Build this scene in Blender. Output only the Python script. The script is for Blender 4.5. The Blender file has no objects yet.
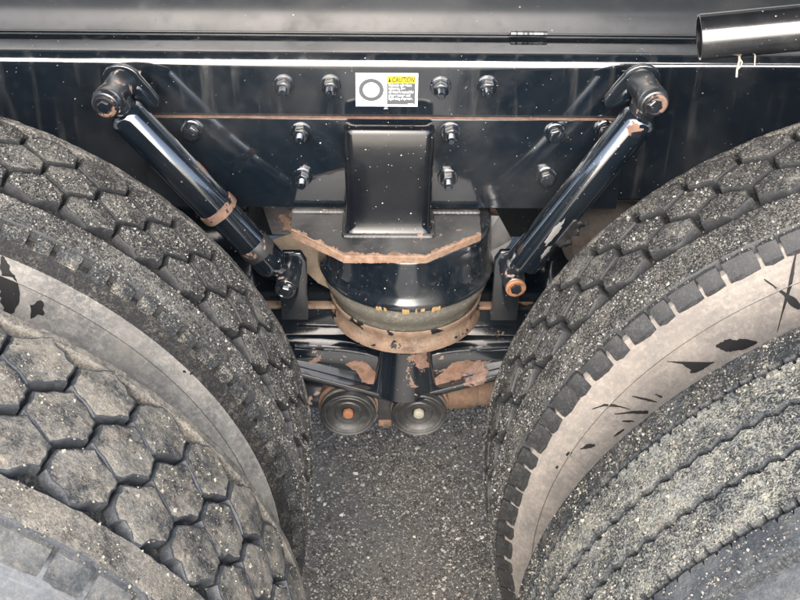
import bpy, bmesh, math, random
import numpy as np
from mathutils import Vector, Matrix
random.seed(7); rng = np.random.default_rng(7)
S = bpy.context.scene
COL = S.collection
R_ = math.radians

# ------------------------------------------------------------------ camera
F_PX, CAM, PITCH, YAW, ROLL = 1200.0, np.array([-.034, -.783, 1.656]), .656, .021, .017
def cam_axes():
    cp, sp = math.cos(PITCH), math.sin(PITCH); cy, sy = math.cos(YAW), math.sin(YAW)
    fwd = np.array([sy*cp, cy*cp, -sp]); right = np.array([cy, -sy, 0]); up = np.cross(right, fwd)
    c, s = math.cos(ROLL), math.sin(ROLL)
    return fwd, c*right+s*up, -s*right+c*up
FW, RT, UP = cam_axes()
cd = bpy.data.cameras.new('camera'); cam = bpy.data.objects.new('camera', cd); COL.objects.link(cam)
cd.sensor_width = 36; cd.lens = 36*F_PX/800; cd.clip_start = .02; cd.clip_end = 500
m = Matrix(((RT[0], UP[0], -FW[0]), (RT[1], UP[1], -FW[1]), (RT[2], UP[2], -FW[2]))).to_4x4()
m.translation = Vector(CAM); cam.matrix_world = m
S.camera = cam
def at_y(px, py, Y):                       # photo pixel -> point on a vertical plane parallel to the frame rail
    d = FW*F_PX+RT*(px-400)+UP*(300-py); return CAM+d*(Y-CAM[1])/d[1]

# ------------------------------------------------------------------ light
SUN_EL, SUN_AZ = 40, 186                   # azimuth clockwise from +Y: behind the camera
w = bpy.data.worlds.new('World'); S.world = w; w.use_nodes = True
nt = w.node_tree; bg = nt.nodes['Background']; sk = nt.nodes.new('ShaderNodeTexSky')
sk.sky_type = 'NISHITA'; sk.sun_disc = False; sk.sun_elevation = R_(SUN_EL); sk.sun_rotation = R_(SUN_AZ)
sk.air_density = 1.0; sk.dust_density = 4.5; sk.ozone_density = 2.4
nt.links.new(sk.outputs[0], bg.inputs[0]); bg.inputs[1].default_value = .15
sl = bpy.data.lights.new('sun', 'SUN'); so = bpy.data.objects.new('sun', sl); COL.objects.link(so)
sl.energy = 1.5; sl.angle = R_(92); sl.color = (1, .985, .965)
sd = Vector((math.sin(R_(SUN_AZ))*math.cos(R_(SUN_EL)), math.cos(R_(SUN_AZ))*math.cos(R_(SUN_EL)), math.sin(R_(SUN_EL))))
so.rotation_euler = sd.to_track_quat('Z', 'Y').to_euler(); so.location = sd*20
S.view_settings.view_transform = 'Standard'; S.view_settings.look = 'None'
S.view_settings.exposure = 1.95; S.view_settings.gamma = 1
S.render.resolution_x, S.render.resolution_y = 1024, 768

# ------------------------------------------------------------------ materials
class N:
    def __init__(s, name):
        s.m = bpy.data.materials.new(name); s.m.use_nodes = True; s.t = s.m.node_tree
        s.b = s.t.nodes['Principled BSDF']; s.tc = s.t.nodes.new('ShaderNodeTexCoord').outputs['Object']
        s.h = None
    def new(s, k, **kw):
        n = s.t.nodes.new(k)
        for a, v in kw.items(): setattr(n, a, v)
        return n
    def put(s, sock, v):
        if hasattr(v, 'is_linked'): s.t.links.new(v, sock)
        elif isinstance(v, (tuple, list)) and len(v) == 3 and sock.type == 'RGBA': sock.default_value = (*v, 1)
        else: sock.default_value = v
    def noise(s, scale, detail=5, rough=.6, co=None, dist=0.):
        n = s.new('ShaderNodeTexNoise'); n.inputs['Scale'].default_value = scale; n.inputs['Detail'].default_value = detail
        n.inputs['Roughness'].default_value = rough; n.inputs['Distortion'].default_value = dist
        s.put(n.inputs['Vector'], co or s.tc); return n.outputs['Fac']
    def voro(s, scale, feature='F1', out='Distance', co=None):
        n = s.new('ShaderNodeTexVoronoi', feature=feature); n.inputs['Scale'].default_value = scale
        s.put(n.inputs['Vector'], co or s.tc); return n.outputs[out]
    def ramp(s, v, a, b, lo=0., hi=1.):
        n = s.new('ShaderNodeMapRange'); n.clamp = True; n.interpolation_type = 'SMOOTHSTEP'
        s.put(n.inputs[0], v)
        for i, x in enumerate((a, b, lo, hi)): n.inputs[1+i].default_value = x
        return n.outputs[0]
    def math(s, op, a, b=0., c=None):
        n = s.new('ShaderNodeMath', operation=op); s.put(n.inputs[0], a); s.put(n.inputs[1], b)
        if c is not None: s.put(n.inputs[2], c)
        return n.outputs[0]
    def mix(s, f, a, b):
        n = s.new('ShaderNodeMix', data_type='RGBA'); s.put(n.inputs[0], f); s.put(n.inputs[6], a); s.put(n.inputs[7], b); return n.outputs[2]
    def mixf(s, f, a, b):
        n = s.new('ShaderNodeMix', data_type='FLOAT'); s.put(n.inputs[0], f); s.put(n.inputs[2], a); s.put(n.inputs[3], b); return n.outputs[0]
    def sep(s, v):
        n = s.new('ShaderNodeSeparateXYZ'); s.put(n.inputs[0], v); return n.outputs
    def mapped(s, scale):
        n = s.new('ShaderNodeMapping'); s.put(n.inputs[0], s.tc); n.inputs['Scale'].default_value = scale; return n.outputs[0]
    def rnd(s): return s.new('ShaderNodeObjectInfo').outputs['Random']
    def bump(s, h, strength, dist):
        n = s.new('ShaderNodeBump'); n.inputs['Strength'].default_value = strength; n.inputs['Distance'].default_value = dist
        s.put(n.inputs['Height'], h)
        if s.h: s.put(n.inputs['Normal'], s.h)
        s.h = n.outputs[0]; s.put(s.b.inputs['Normal'], s.h)
    def done(s, col, rough, spec=.5, metal=0.):
        s.put(s.b.inputs['Base Color'], col); s.put(s.b.inputs['Roughness'], rough)
        s.put(s.b.inputs['Specular IOR Level'], spec); s.put(s.b.inputs['Metallic'], metal); return s.m

RUST = (.24, .150, .110); RUST2 = (.14, .08, .055)
def paint(name, base=(.0050, .0085, .0130), rough=.13, speck=.5, rust=.0, film=.25, drips=0., rscale=26, ior=1.7):
    n = N(name)
    big = n.noise(7, 4); fine = n.noise(90, 4, .7)
    # dried dirt film, thin
    f = n.math('MULTIPLY', n.ramp(big, .42, .75), film)
    f = n.math('ADD', f, n.math('MULTIPLY', n.ramp(fine, .5, .8), film*.5))
    if drips:
        d = n.noise(1, 4, .6, n.mapped((55, 55, 5))); f = n.math('ADD', f, n.math('MULTIPLY', n.ramp(d, .52, .72), drips))
    col = n.mix(f, base, (.10, .10, .095))
    rg = n.mixf(f, rough, .6)
    # small light spatter
    v = n.voro(230); sel = n.noise(320, 0); msk = n.math('MULTIPLY', n.math('LESS_THAN', n.math('ADD', v, n.math('MULTIPLY', n.noise(1500, 1), .14)), .22), n.math('GREATER_THAN', sel, .80-.1*speck))
    v2 = n.voro(95); sel2 = n.noise(130, 0); msk2 = n.math('MULTIPLY', n.math('LESS_THAN', n.math('ADD', v2, n.math('MULTIPLY', n.noise(700, 1), .12)), .17), n.math('GREATER_THAN', sel2, .76-.08*speck))
    sp = n.math('MAXIMUM', msk, msk2)
    col = n.mix(n.math('MULTIPLY', sp, .8), col, (.42, .41, .38)); rg = n.mixf(sp, rg, .75)
    h = n.noise(14, 2)
    n.bump(h, .16, .004)
    n.bump(n.noise(240, 2), .05, .001)
    if rust:
        r = n.noise(rscale, 6, .62, dist=.4)
        k = n.ramp(r, .73-.2*rust, .742-.2*rust)
        rc = n.mix(n.ramp(n.noise(160, 4, .7), .35, .7), RUST, RUST2)
        rc = n.mix(n.ramp(n.noise(60, 3), .55, .7), rc, (.30, .215, .165))
        col = n.mix(k, col, rc); rg = n.mixf(k, rg, .9)
        n.bump(n.math('MULTIPLY', k, -1.), .5, .001); n.bump(n.math('MULTIPLY', k, n.noise(400, 3, .7)), .4, .001)
    n.b.inputs['Coat Weight'].default_value = .0 if rough > .3 else .8; n.b.inputs['Coat Roughness'].default_value = rough*.6; n.b.inputs['Coat IOR'].default_value = ior; n.b.inputs['IOR'].default_value = ior
    n.put(n.b.inputs['Coat Weight'], n.mixf(n.math('MINIMUM', n.math('ADD', sp, n.math('MULTIPLY', f, 2.)), 1.), .0 if rough > .3 else .9, 0.))
    return n.done(col, rg, .6)
def rusty(name, a=RUST, b=RUST2, dusty=.3, black=0.):
    n = N(name); c = n.mix(n.ramp(n.noise(70, 6, .65), .35, .68), a, b)
    c = n.mix(n.math('MULTIPLY', n.ramp(n.noise(35, 6, .7), .45, .7), dusty), c, (.26, .225, .175))
    c = n.mix(n.math('MULTIPLY', n.ramp(n.noise(28, 5, .7), .52, .72), .75), c, (.055, .036, .027)); c = n.mix(n.math('MULTIPLY', n.ramp(n.noise(330, 3, .7), .55, .7), .5), c, (.05, .035, .028))
    rg = .88
    if black:
        k = n.ramp(n.noise(38, 5, .6, dist=.4), .6-black*.2, .615-black*.2); c = n.mix(k, c, (.012, .013, .016)); rg = n.mixf(k, .88, .3)
    n.bump(n.noise(240, 5, .7), .6, .0015)
    return n.done(c, rg, .3)
def rubber(name, base=(.022, .023, .024), dust=(.25, .235, .21), amount=.5, grit=.5, tan=(.36, .32, .25), bumpd=.0022, rough=.72, side=False, grain=1.):
    n = N(name)
    co = n.new('ShaderNodeVectorMath', operation='ADD'); n.put(co.inputs[0], n.tc)
    rv = n.new('ShaderNodeVectorMath', operation='SCALE'); rv.inputs[0].default_value = (31., 17., 23.); n.put(rv.inputs[3], n.rnd()); n.put(co.inputs[1], rv.outputs[0]); co = co.outputs[0]
    a = n.noise(22, 7, .68, co); b = n.noise(170, 6, .75, co); c = n.noise(520, 3, .7, co)
    f = n.math('MULTIPLY', n.ramp(a, .62-.35*amount, .95-.35*amount), 1.)
    f = n.math('ADD', n.math('MULTIPLY', f, .55), n.math('MULTIPLY', n.ramp(b, .44, .68), (.5*amount+.15)*(.4+.6*grain)))
    f = n.math('ADD', f, n.math('MULTIPLY', n.math('SUBTRACT', n.ramp(c, .42, .60), .5), .6*grain*min(1., amount*1.5) if not side else .12))
    f = n.math('MAXIMUM', n.math('MINIMUM', f, 1.), 0.)
    g = n.math('MULTIPLY', n.math('LESS_THAN', n.voro(330, co=co), .26), n.math('GREATER_THAN', n.noise(430, 1, .5, co), .60-.12*grit))
    dcol = n.mix(n.ramp(n.noise(45, 5, .7, co), .42, .66), dust, tan)
    col = n.mix(f, base, dcol)
    col = n.mix(n.math('MULTIPLY', g, grit*.55), col, (.36, .345, .30))
    if side:
        # fine moulded/rubbed lines running round the sidewall: radial distance from the axle
        x, y, z = n.sep(n.tc)
        r = n.math('SQRT', n.math('ADD', n.math('MULTIPLY', x, x), n.math('MULTIPLY', z, z)))
        cv = n.new('ShaderNodeCombineXYZ'); n.put(cv.inputs[0], n.math('MULTIPLY', r, 1.)); n.put(cv.inputs[1], n.math('MULTIPLY', n.math('ARCTAN2', x, z), .02)); 
        ln = n.noise(300, 3, .6, cv.outputs[0]); col = n.mix(n.math('MULTIPLY', n.ramp(ln, .50, .66), .09), col, (.36, .34, .31))
        col = n.mix(n.math('MULTIPLY', n.ramp(n.noise(9, 6, .7, co), .48, .7), .5), col, tuple(x*.72 for x in dust))
        n.bump(ln, .06, .0005)
    n.bump(n.math('ADD', n.math('ADD', n.math('MULTIPLY', a, .5), b), n.math('MULTIPLY', c, .5)), .9 if not side else .25, bumpd)
    n.bump(g, .5*grit, .001)
    return n.done(col, n.mixf(f, rough, .92), .35)
def flat(name, col, rough=.5, spec=.4, nz=0.):
    n = N(name)
    c = n.mix(n.math('MULTIPLY', n.ramp(n.noise(160, 4, .7), .48, .75), nz), col, tuple(.5*x+.12 for x in col)) if nz else n.mix(n.noise(300, 2), col, tuple(x*.92 for x in col))
    return n.done(c, rough, spec)

DK = lambda c, k=.72: tuple(x*k for x in c)
M = dict(
    frame=paint('black_frame_paint', rough=.11, film=.2, drips=.22, speck=.8),
    plate=paint('black_bracket_paint', rough=.10, film=.17, speck=.8),
    sub=paint('black_subframe_paint', (.030, .034, .039), rough=.28, film=.35, speck=.3),
    shock=paint('glossy_shock_paint', rough=.10, film=.10, speck=1., rust=.22, rscale=34, ior=1.75),
    column=paint('glossy_column_paint', (.004, .005, .007), rough=.16, film=.08, ior=1.3, speck=1.3),
    cup=paint('worn_cup_paint', rough=.16, film=.5, speck=1.3, rust=.25, rscale=40),
    beam=paint('peeling_beam_paint', rough=.12, film=.15, speck=.8, rust=.62, rscale=12),
    bolt=paint('painted_bolt', rough=.14, film=.2, speck=1.2),
    cap=paint('dirty_cap_paint', (.008, .009, .010), rough=.5, film=1.2, speck=1.0, rust=.25),
    pipe=paint('satin_pipe_paint', (.008, .009, .011), rough=.2, film=.25, speck=.6),
    eye=paint('rusty_black_eye', rough=.3, film=.4, rust=.6, rscale=60),
    dusty=paint('dusty_black_plate', (.012, .013, .014), rough=.5, film=.85, speck=.9, rust=.42, rscale=34),
    rust=rusty('flaking_rust'), rustb=rusty('rust_with_black_paint', black=.55, dusty=.5), rusto=rusty('orange_rust', (.36, .17, .09), (.22, .10, .05), .1),
    rusttan=rusty('muddy_rust', (.20, .13, .092), (.12, .08, .055), .4), greym=rusty('grey_brown_mud', (.10, .09, .08), (.07, .06, .055), .3),
    tanp=rusty('tan_mud_coat', (.20, .16, .115), (.14, .11, .08), .5),
    ringr=rusty('pale_rust_ring', (.23, .16, .115), (.13, .085, .058), .65, black=.05),
    edge=rusty('rust_edge', (.30, .20, .14), (.17, .10, .065), .3),
    srub=rubber('spring_rubber', (.09, .088, .075), (.17, .16, .13), .5, .1, bumpd=.0006),
    grease=flat('pale_grease', (.30, .29, .23), .5, .5, .5),
    white=flat('sticker_white', (.62, .63, .62), .35, .5, .12), yellow=flat('sticker_yellow', (.68, .48, .02), .4), grey=flat('sticker_grey', (.09, .095, .10), .4), faint=flat('sticker_pale_grey', (.38, .39, .40), .4), black=flat('sticker_black', (.03, .03, .03), .4),
    steel=flat('bare_steel', (.2, .195, .185), .35, .5, .4), mudblack=flat('wet_black_mud', (.010, .0095, .009), .75, .2), straw=flat('dry_straw', (.45, .40, .30), .8),
)
M['mudblack'].node_tree.nodes['Principled BSDF'].inputs['Specular IOR Level'].default_value = .3

# ------------------------------------------------------------------ mesh helpers
ORI = {}
class G:
    def __init__(s): s.V = []; s.F = []; s.M = []
    def add(s, V, F, mi=0):
        o = len(s.V); s.V += [tuple(map(float, v)) for v in V]; s.F += [tuple(i+o for i in f) for f in F]; s.M += [mi]*len(F); return s
    def box(s, x0, x1, y0, y1, z0, z1, bev=0., mi=0, seg=2):
        bm = bmesh.new(); bmesh.ops.create_cube(bm, size=1)
        for v in bm.verts: v.co = Vector(((x0+x1)/2+v.co.x*(x1-x0), (y0+y1)/2+v.co.y*(y1-y0), (z0+z1)/2+v.co.z*(z1-z0)))
        if bev: bmesh.ops.bevel(bm, geom=bm.edges[:], offset=bev, segments=seg, affect='EDGES', profile=.5)
        return s.bm(bm, mi)
    def bm(s, bm, mi=0):
        bm.verts.index_update(); s.add([v.co for v in bm.verts], [[v.index for v in f.verts] for f in bm.faces], mi); bm.free(); return s
    def lathe(s, p0, axis, prof, n=32, mi=0, close=True, a0=0., jit=0.):        # prof: (distance along the axis, radius)
        a = Vector(axis).normalized(); p0 = Vector(p0); u = a.orthogonal().normalized(); v = a.cross(u); V = []; F = []
        k = len(prof)
        for i in range(n):
            t = a0+2*math.pi*i/n; d = u*math.cos(t)+v*math.sin(t)
            for (h, r) in prof: V.append(p0+a*h+d*(r*(1+random.uniform(-jit, jit))))
        for i in range(n):
            j = (i+1) % n
            for q in range(k-1): F.append((i*k+q, i*k+q+1, j*k+q+1, j*k+q)[::-1])
        if close:
            F.append([i*k for i in range(n)]); F.append([i*k+k-1 for i in range(n)][::-1])
        return s.add(V, F, mi)
    def cyl(s, p0, p1, r, n=24, bev=0., mi=0, r1=None):
        p0, p1 = Vector(p0), Vector(p1); L = (p1-p0).length; r1 = r if r1 is None else r1
        pr = [(0, r), (L, r1)] if not bev else [(0, r-bev), (bev*.3, r-bev*.3), (bev, r), (L-bev, r1), (L-bev*.3, r1-bev*.3), (L, r1-bev)]
        return s.lathe(p0, p1-p0, pr, n, mi)
    def prism(s, poly, y0, y1, axis='y', bev=0., mi=0, mside=None):           # polygon in (x,z) swept in y, or (x,y) in z, or (y,z) in x
        put = {'y': lambda a, b, c: (a, c, b), 'z': lambda a, b, c: (a, b, c), 'x': lambda a, b, c: (c, a, b)}[axis]
        bm = bmesh.new(); k = len(poly)
        A = [bm.verts.new(put(a, b, y0)) for a, b in poly]; B = [bm.verts.new(put(a, b, y1)) for a, b in poly]
        fs = [bm.faces.new(A), bm.faces.new(B[::-1])]
        for i in range(k): bm.faces.new((A[i], B[i], B[(i+1) % k], A[(i+1) % k]))
        bmesh.ops.recalc_face_normals(bm, faces=bm.faces[:])
        if mside is not None:
            for f in bm.faces: f.material_index = mi if f in fs else mside
        if bev: bmesh.ops.bevel(bm, geom=bm.edges[:], offset=bev, segments=2, affect='EDGES', profile=.5)
        o = len(s.V); bm.verts.index_update(); bm.faces.ensure_lookup_table()
        mm = [f.material_index if mside is not None else mi for f in bm.faces]
        s.bm(bm, mi); s.M[-len(mm):] = mm; return s
    def mesh(s, name, mats, off=(0, 0, 0), sharp=35, smooth=True):
        me = bpy.data.meshes.new(name); o = Vector(off)
        me.from_pydata([Vector(v)-o for v in s.V], [], s.F); me.update()
        for q in (mats if isinstance(mats, (list, tuple)) else [mats]): me.materials.append(q)
        me.polygons.foreach_set('material_index', s.M)
        if smooth:
            me.polygons.foreach_set('use_smooth', [True]*len(s.F)); me.set_sharp_from_angle(angle=R_(sharp))
        return me
    def obj(s, name, mats, parent=None, sharp=35, smooth=True, label=None, fix=True):
        off = ORI.get(parent, (0, 0, 0)) if parent else (0, 0, 0)
        me = s.mesh(name, mats, off, sharp, smooth)
        if fix:
            bm = bmesh.new(); bm.from_mesh(me); bmesh.ops.recalc_face_normals(bm, faces=bm.faces[:]); bm.to_mesh(me); bm.free()
        o = bpy.data.objects.new(name, me); COL.objects.link(o)
        if parent: o.parent = parent; ORI[o] = off
        if label: o['label'] = label
        return o
def thing(name, loc, label, cat, group=None):
    o = bpy.data.objects.new(name, None); COL.objects.link(o); o.location = loc; o.empty_display_size = .05
    ORI[o] = tuple(loc); o['label'] = label; o['category'] = cat
    if group: o['group'] = group
    return o

# ------------------------------------------------------------------ ground
n = N('wet_asphalt')
cc = n.voro(150, out='Color'); dd = n.voro(150); sx = n.sep(cc)
base = n.mix(n.ramp(n.noise(3, 5), .35, .7), (.095, .088, .075), (.165, .153, .13))
st = n.mix(sx[1], (.08, .076, .068), (.30, .285, .25)); st = n.mix(n.ramp(sx[0], .80, .9), st, (.42, .405, .365))
k = n.math('MULTIPLY', n.ramp(dd, .42, .30), n.math('GREATER_THAN', sx[2], .45))
col = n.mix(k, base, st); col = n.mix(n.math('MULTIPLY', n.ramp(n.noise(40, 6, .7), .5, .75), .35), col, (.20, .19, .165))
n.bump(n.math('MULTIPLY', k, n.ramp(dd, .45, .0)), .8, .003); n.bump(n.noise(260, 5, .7), .6, .0025)
ASPH = n.done(col, n.mixf(n.noise(12, 3), .55, .85), .4)
g = G(); g.add([(-60, -60, 0), (60, -60, 0), (60, 60, 0), (-60, 60, 0)], [(0, 1, 2, 3)])
gr = g.obj('ground', ASPH); gr['kind'] = 'structure'

def pebbles(name, P, Rr, mat, parent=None, flatz=.75, cols=None):
    """many little stones as one mesh: squashed, jittered octahedra"""
    k = len(P); O = np.array([(1, 0, 0), (-1, 0, 0), (0, 1, 0), (0, -1, 0), (0, 0, 1), (0, 0, -1)], float)
    T = np.array([(0, 2, 4), (2, 1, 4), (1, 3, 4), (3, 0, 4), (2, 0, 5), (1, 2, 5), (3, 1, 5), (0, 3, 5)])
    V = O[None]*rng.uniform(.55, 1.25, (k, 6, 1))+rng.uniform(-.22, .22, (k, 6, 3))
    q = rng.normal(size=(k, 4)); q /= np.linalg.norm(q, axis=1)[:, None]; a, b, c, d = q.T
    Rm = np.stack([np.stack([1-2*(c*c+d*d), 2*(b*c-a*d), 2*(b*d+a*c)], -1), np.stack([2*(b*c+a*d), 1-2*(b*b+d*d), 2*(c*d-a*b)], -1), np.stack([2*(b*d-a*c), 2*(c*d+a*b), 1-2*(b*b+c*c)], -1)], 1)
    V = np.einsum('kij,kvj->kvi', Rm, V)*Rr[:, None, None]; V[:, :, 2] *= flatz
    V = (V+P[:, None, :]).reshape(-1, 3); Fc = (T[None]+6*np.arange(k)[:, None, None]).reshape(-1, 3)
    me = bpy.data.meshes.new(name); me.from_pydata(V.tolist(), [], Fc.tolist()); me.materials.append(mat)
    at = me.color_attributes.new('stone', 'FLOAT_COLOR', 'CORNER')
    cv = np.repeat(cols, 24, axis=0); at.data.foreach_set('color', np.concatenate([cv, np.ones((len(cv), 1))], 1).astype(np.float32).ravel())
    o = bpy.data.objects.new(name, me); COL.objects.link(o); o['kind'] = 'stuff'
    if parent: o.parent = parent
    return o
n = N('stone_grain'); va = n.new('ShaderNodeVertexColor', layer_name='stone').outputs[0]
n.bump(n.noise(900, 3), .3, .0005); STONE = n.done(n.mix(n.math('MULTIPLY', n.noise(700, 3), .3), va, (.05, .045, .04)), .8, .35)
def stone_cols(k, pal, p):
    pal = np.array(pal); i = rng.choice(len(pal), k, p=p); return pal[i]*rng.uniform(.75, 1.2, (k, 1))
k = 170000
P = np.stack([rng.uniform(-.42, .42, k), rng.uniform(.2, 1.5, k), np.zeros(k)], 1)
dens = np.sin(P[:, 0]*9+1)+np.sin(P[:, 1]*7)+np.sin(P[:, 0]*21+P[:, 1]*17); P = P[dens+rng.normal(0, 1.4, k) > -.9]; k = len(P)
rr = np.clip(rng.lognormal(-6.7, .50, k), .0006, .0062); P[:, 2] = rr*.25
gv = pebbles('gravel', P, rr, STONE, cols=stone_cols(k, [(.06, .056, .049), (.20, .188, .163), (.36, .335, .29), (.56, .535, .475)], [.33, .31, .24, .12]))
gv['label'] = 'loose pale grit scattered over the dark asphalt between the tyres'; gv['category'] = 'gravel'

# ------------------------------------------------------------------ frame rail
CX = -.022; YW = .68; ZT = .938; ZB = .704; XE = 1.35
fr = thing('truck_frame', (CX, YW+.04, ZB), 'glossy black steel chassis rail with bolted bracket plate and caution sticker behind the tyres', 'truck frame')
def arc(cy, cz, r, a0, a1, k=6): return [(cy+r*math.cos(R_(a0+(a1-a0)*i/k)), cz+r*math.sin(R_(a0+(a1-a0)*i/k))) for i in range(k+1)]
rc, th = .019, .009
prof = [(YW+.085, ZB), *arc(YW+rc, ZB+rc, rc, 270, 180), *arc(YW+rc, ZT-rc, rc, 180, 90), (YW+.085, ZT), (YW+.085, ZT-th), (YW+th+.004, ZT-th), (YW+th, ZT-th-.004), (YW+th, ZB+th+.004), (YW+th+.004, ZB+th), (YW+.085, ZB+th)]
G().prism(prof, -XE, XE, 'x').obj('rail', M['frame'], fr, 50)
# sub-frame rail set back on top of the flange, a thin dark packer between
G().box(-XE, XE, YW+.068, YW+.082, ZT+.0005, ZT+.006, .001).obj('packer_strip', M['sub'], fr)
G().box(-XE, XE, YW+.058, YW+.14, ZT+.0065, ZT+.30, .002, seg=2).obj('subframe_rail', M['sub'], fr)
g = G()
for i in range(16):
    a = at_y(512+i*2.3, 37.4, YW+.06); g.lathe((a[0]-.003, YW+.059, ZT+.0075), (1, 0, 0), [(0, .001), (.001, .0035+random.uniform(0, .001)), (.004, .0035), (.005, .001)], 8)
g.obj('weld_or_glint_bead', M['pipe'], fr)
# bracket plate lying on the lower part of the web
pl = G().box(at_y(140, 122, YW)[0], at_y(628, 122, YW)[0], YW-.0065, YW-.0005, ZB-.001, .8475, .0012).obj('bracket_plate', M['plate'], fr)
G().box(at_y(140, 122, YW)[0]+.001, at_y(628, 122, YW)[0]-.001, YW-.0060, YW-.0006, .8476, .8486, 0).obj('rust_edge', M['rust'], pl)

def hexa(cx, cz, r, a=0.): return [(cx+r*math.cos(a+i*math.pi/3), cz+r*math.sin(a+i*math.pi/3)) for i in range(6)]
def bolt(px, py, Y, rw=.0145, rn=.0112, stud=.017, parent=fr):
    p = at_y(px, py+2, Y-.01); x, z = p[0], p[2]
    b = G().lathe((x, Y-.002, z), (0, -1, 0), [(0, .0052), (.011+stud-.002, .0052), (.011+stud, .0038)], 14)
    for i in range(5): b.lathe((x, Y-.0145-i*.0026, z), (0, -1, 0), [(0, .0050), (.0009, .0060), (.0018, .0050)], 14, close=False)
    bo = b.obj('bolt', M['bolt'], parent)
    G().lathe((x, Y-.0002, z), (0, -1, 0), [(0, rw), (.0022, rw), (.003, rw-.001), (.003, rn*.9)], 26).obj('washer', M['bolt'], bo)
    g = G().prism(hexa(x, z, rn, random.uniform(0, 1)), Y-.0145, Y-.003, 'y', .001); g.obj('nut', M['bolt'], bo)
for q in ((283, 86), (330, 86), (441, 88), (488, 87)): bolt(*q, YW)
for q in ((300, 133), (451, 133), (302, 178), (448, 179)): bolt(*q, YW-.0065)
def bolt_head(px, py, Y, parent=fr):      # plain domed flange bolt head, no stud
    p = at_y(px, py+1, Y-.008); x, z = p[0], p[2]
    b = G().lathe((x, Y-.0002, z), (0, -1, 0), [(0, .015), (.003, .0148), (.0045, .0125), (.006, .0118)], 26).obj('bolt', M['bolt'], parent)
    G().prism(hexa(x, z, .0117, .3), Y-.0150, Y-.0058, 'y', .0022).obj('bolt_head', M['bolt'], b)
for q in ((191, 131), (556, 134), (606, 131), (547, 177)): bolt_head(*q, YW-.0065)
p = at_y(386, 110, YW); G().lathe((p[0], YW-.0003, p[2]), (0, -1, 0), [(0, .0045), (.002, .0045), (.0026, .0036), (.0012, .0030)], 16).obj('plug', M['bolt'], fr)

# caution sticker -------------------------------------------------
c0 = at_y(355.5, 72, YW); c1 = at_y(417.5, 106.5, YW); x0, x1, z1, z0 = c0[0], c1[0], c0[2]-.001, c1[2]
W, H = x1-x0, z1-z0
def sheet(u0, u1, v0, v1, d, name, mat, par):
    return G().box(x0+u0*W, x0+u1*W, YW-d, YW-d+.0004, z0+v0*H, z0+v1*H, 0).obj(name, mat, par, smooth=False)
stk = sheet(0, 1, 0, 1, .0005, 'caution_sticker', M['white'], fr); stk['label'] = 'white caution sticker with grey wheel ring and yellow banner'
g = G(); cu, cv, ro, ri = x0+.25*W, z0+.5*H, .335*H, .225*H
V = []; 
for i in range(48):
    t = 2*math.pi*i/48
    V += [(cu+ro*math.cos(t), YW-.0009, cv+ro*math.sin(t)), (cu+ri*math.cos(t), YW-.0009, cv+ri*math.sin(t))]
g.add(V, [(2*i, 2*i+1, (2*i+3) % 96, (2*i+2) % 96) for i in range(48)]).obj('wheel_ring', M['grey'], stk, smooth=False, fix=False)
g = G()
for i in range(8):
    t = 2*math.pi*i/8+.2; g.lathe((cu+.13*H*math.cos(t), YW-.0006, cv+.13*H*math.sin(t)), (0, -1, 0), [(0, .02*H), (.0003, .02*H)], 8)
g.lathe((cu, YW-.0006, cv), (0, -1, 0), [(0, .045*H), (.0003, .045*H)], 14); g.obj('wheel_hub', M['faint'], stk, smooth=False)
sheet(.505, .955, .71, .915, .001, 'banner', M['yellow'], stk); sheet(.505, .955, .07, .70, .001, 'text_panel', M['grey'], stk)
G().box(x0+.03*W, x0+.46*W, YW-.0009, YW-.0006, z0+.945*H, z0+.96*H).box(x0+.03*W, x0+.36*W, YW-.0009, YW-.0006, z0+.055*H, z0+.07*H).obj('border_line', M['faint'], stk, smooth=False)
def text(s_, u, v, size, mat, width=None, shear=0.):
    cu_ = bpy.data.curves.new('lettering', 'FONT'); cu_.body = s_; cu_.size = size*H; cu_.shear = shear; cu_.offset = .004*H
    t = bpy.data.objects.new('lettering', cu_); COL.objects.link(t); dg = bpy.context.evaluated_depsgraph_get()
    me = bpy.data.meshes.new_from_object(t.evaluated_get(dg)); bpy.data.objects.remove(t)
    xs = [q.co.x for q in me.vertices]; k = (width*W/(max(xs)-min(xs))) if width else 1.
    for q in me.vertices: q.co = Vector((x0+u*W+q.co.x*k, YW-.0013, z0+v*H+q.co.y))-Vector(ORI[fr])
    me.materials.clear(); me.materials.append(mat)
    o = bpy.data.objects.new('lettering', me); COL.objects.link(o); o.parent = stk
text('CAUTION', .575, .74, .21, M['black'], .365, .25)
G().prism([(x0+.52*W, z0+.745*H), (x0+.565*W, z0+.745*H), (x0+.5425*W, z0+.885*H)], YW-.0014, YW-.0011).obj('warning_triangle', M['black'], stk, smooth=False)
for i, (s_, wd) in enumerate((('Maintain wheelnut', .37), ('tightness. See', .27), ("operator's manual for", .41), ('proper torque and', .35), ('tightening sequence.', .39))):
    text(s_, .527, .615-.1*i, .115, M['white'], wd)
sheet(.84, .94, .085, .105, .0014, 'fine_print', M['faint'], stk)     # a code too small to read

# unseen deck added above the rail to keep the high sky off the suspension
dk = G().box(-2.2, 2.2, .20, 2.0, 1.46, 1.56, .01).obj('sky_blocker_deck', M['sub'], fr)
for x in (-1.2, -.6, .6, 1.2): G().box(x-.04, x+.04, .25, YW+.1, 1.36, 1.4595, .004).obj('sky_blocker_bearer', M['sub'], dk)
G().box(-2.2, 2.2, YW+.058, YW+.14, ZT+.301, 1.4595, .004).obj('sky_blocker_rail', M['sub'], dk)

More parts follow.
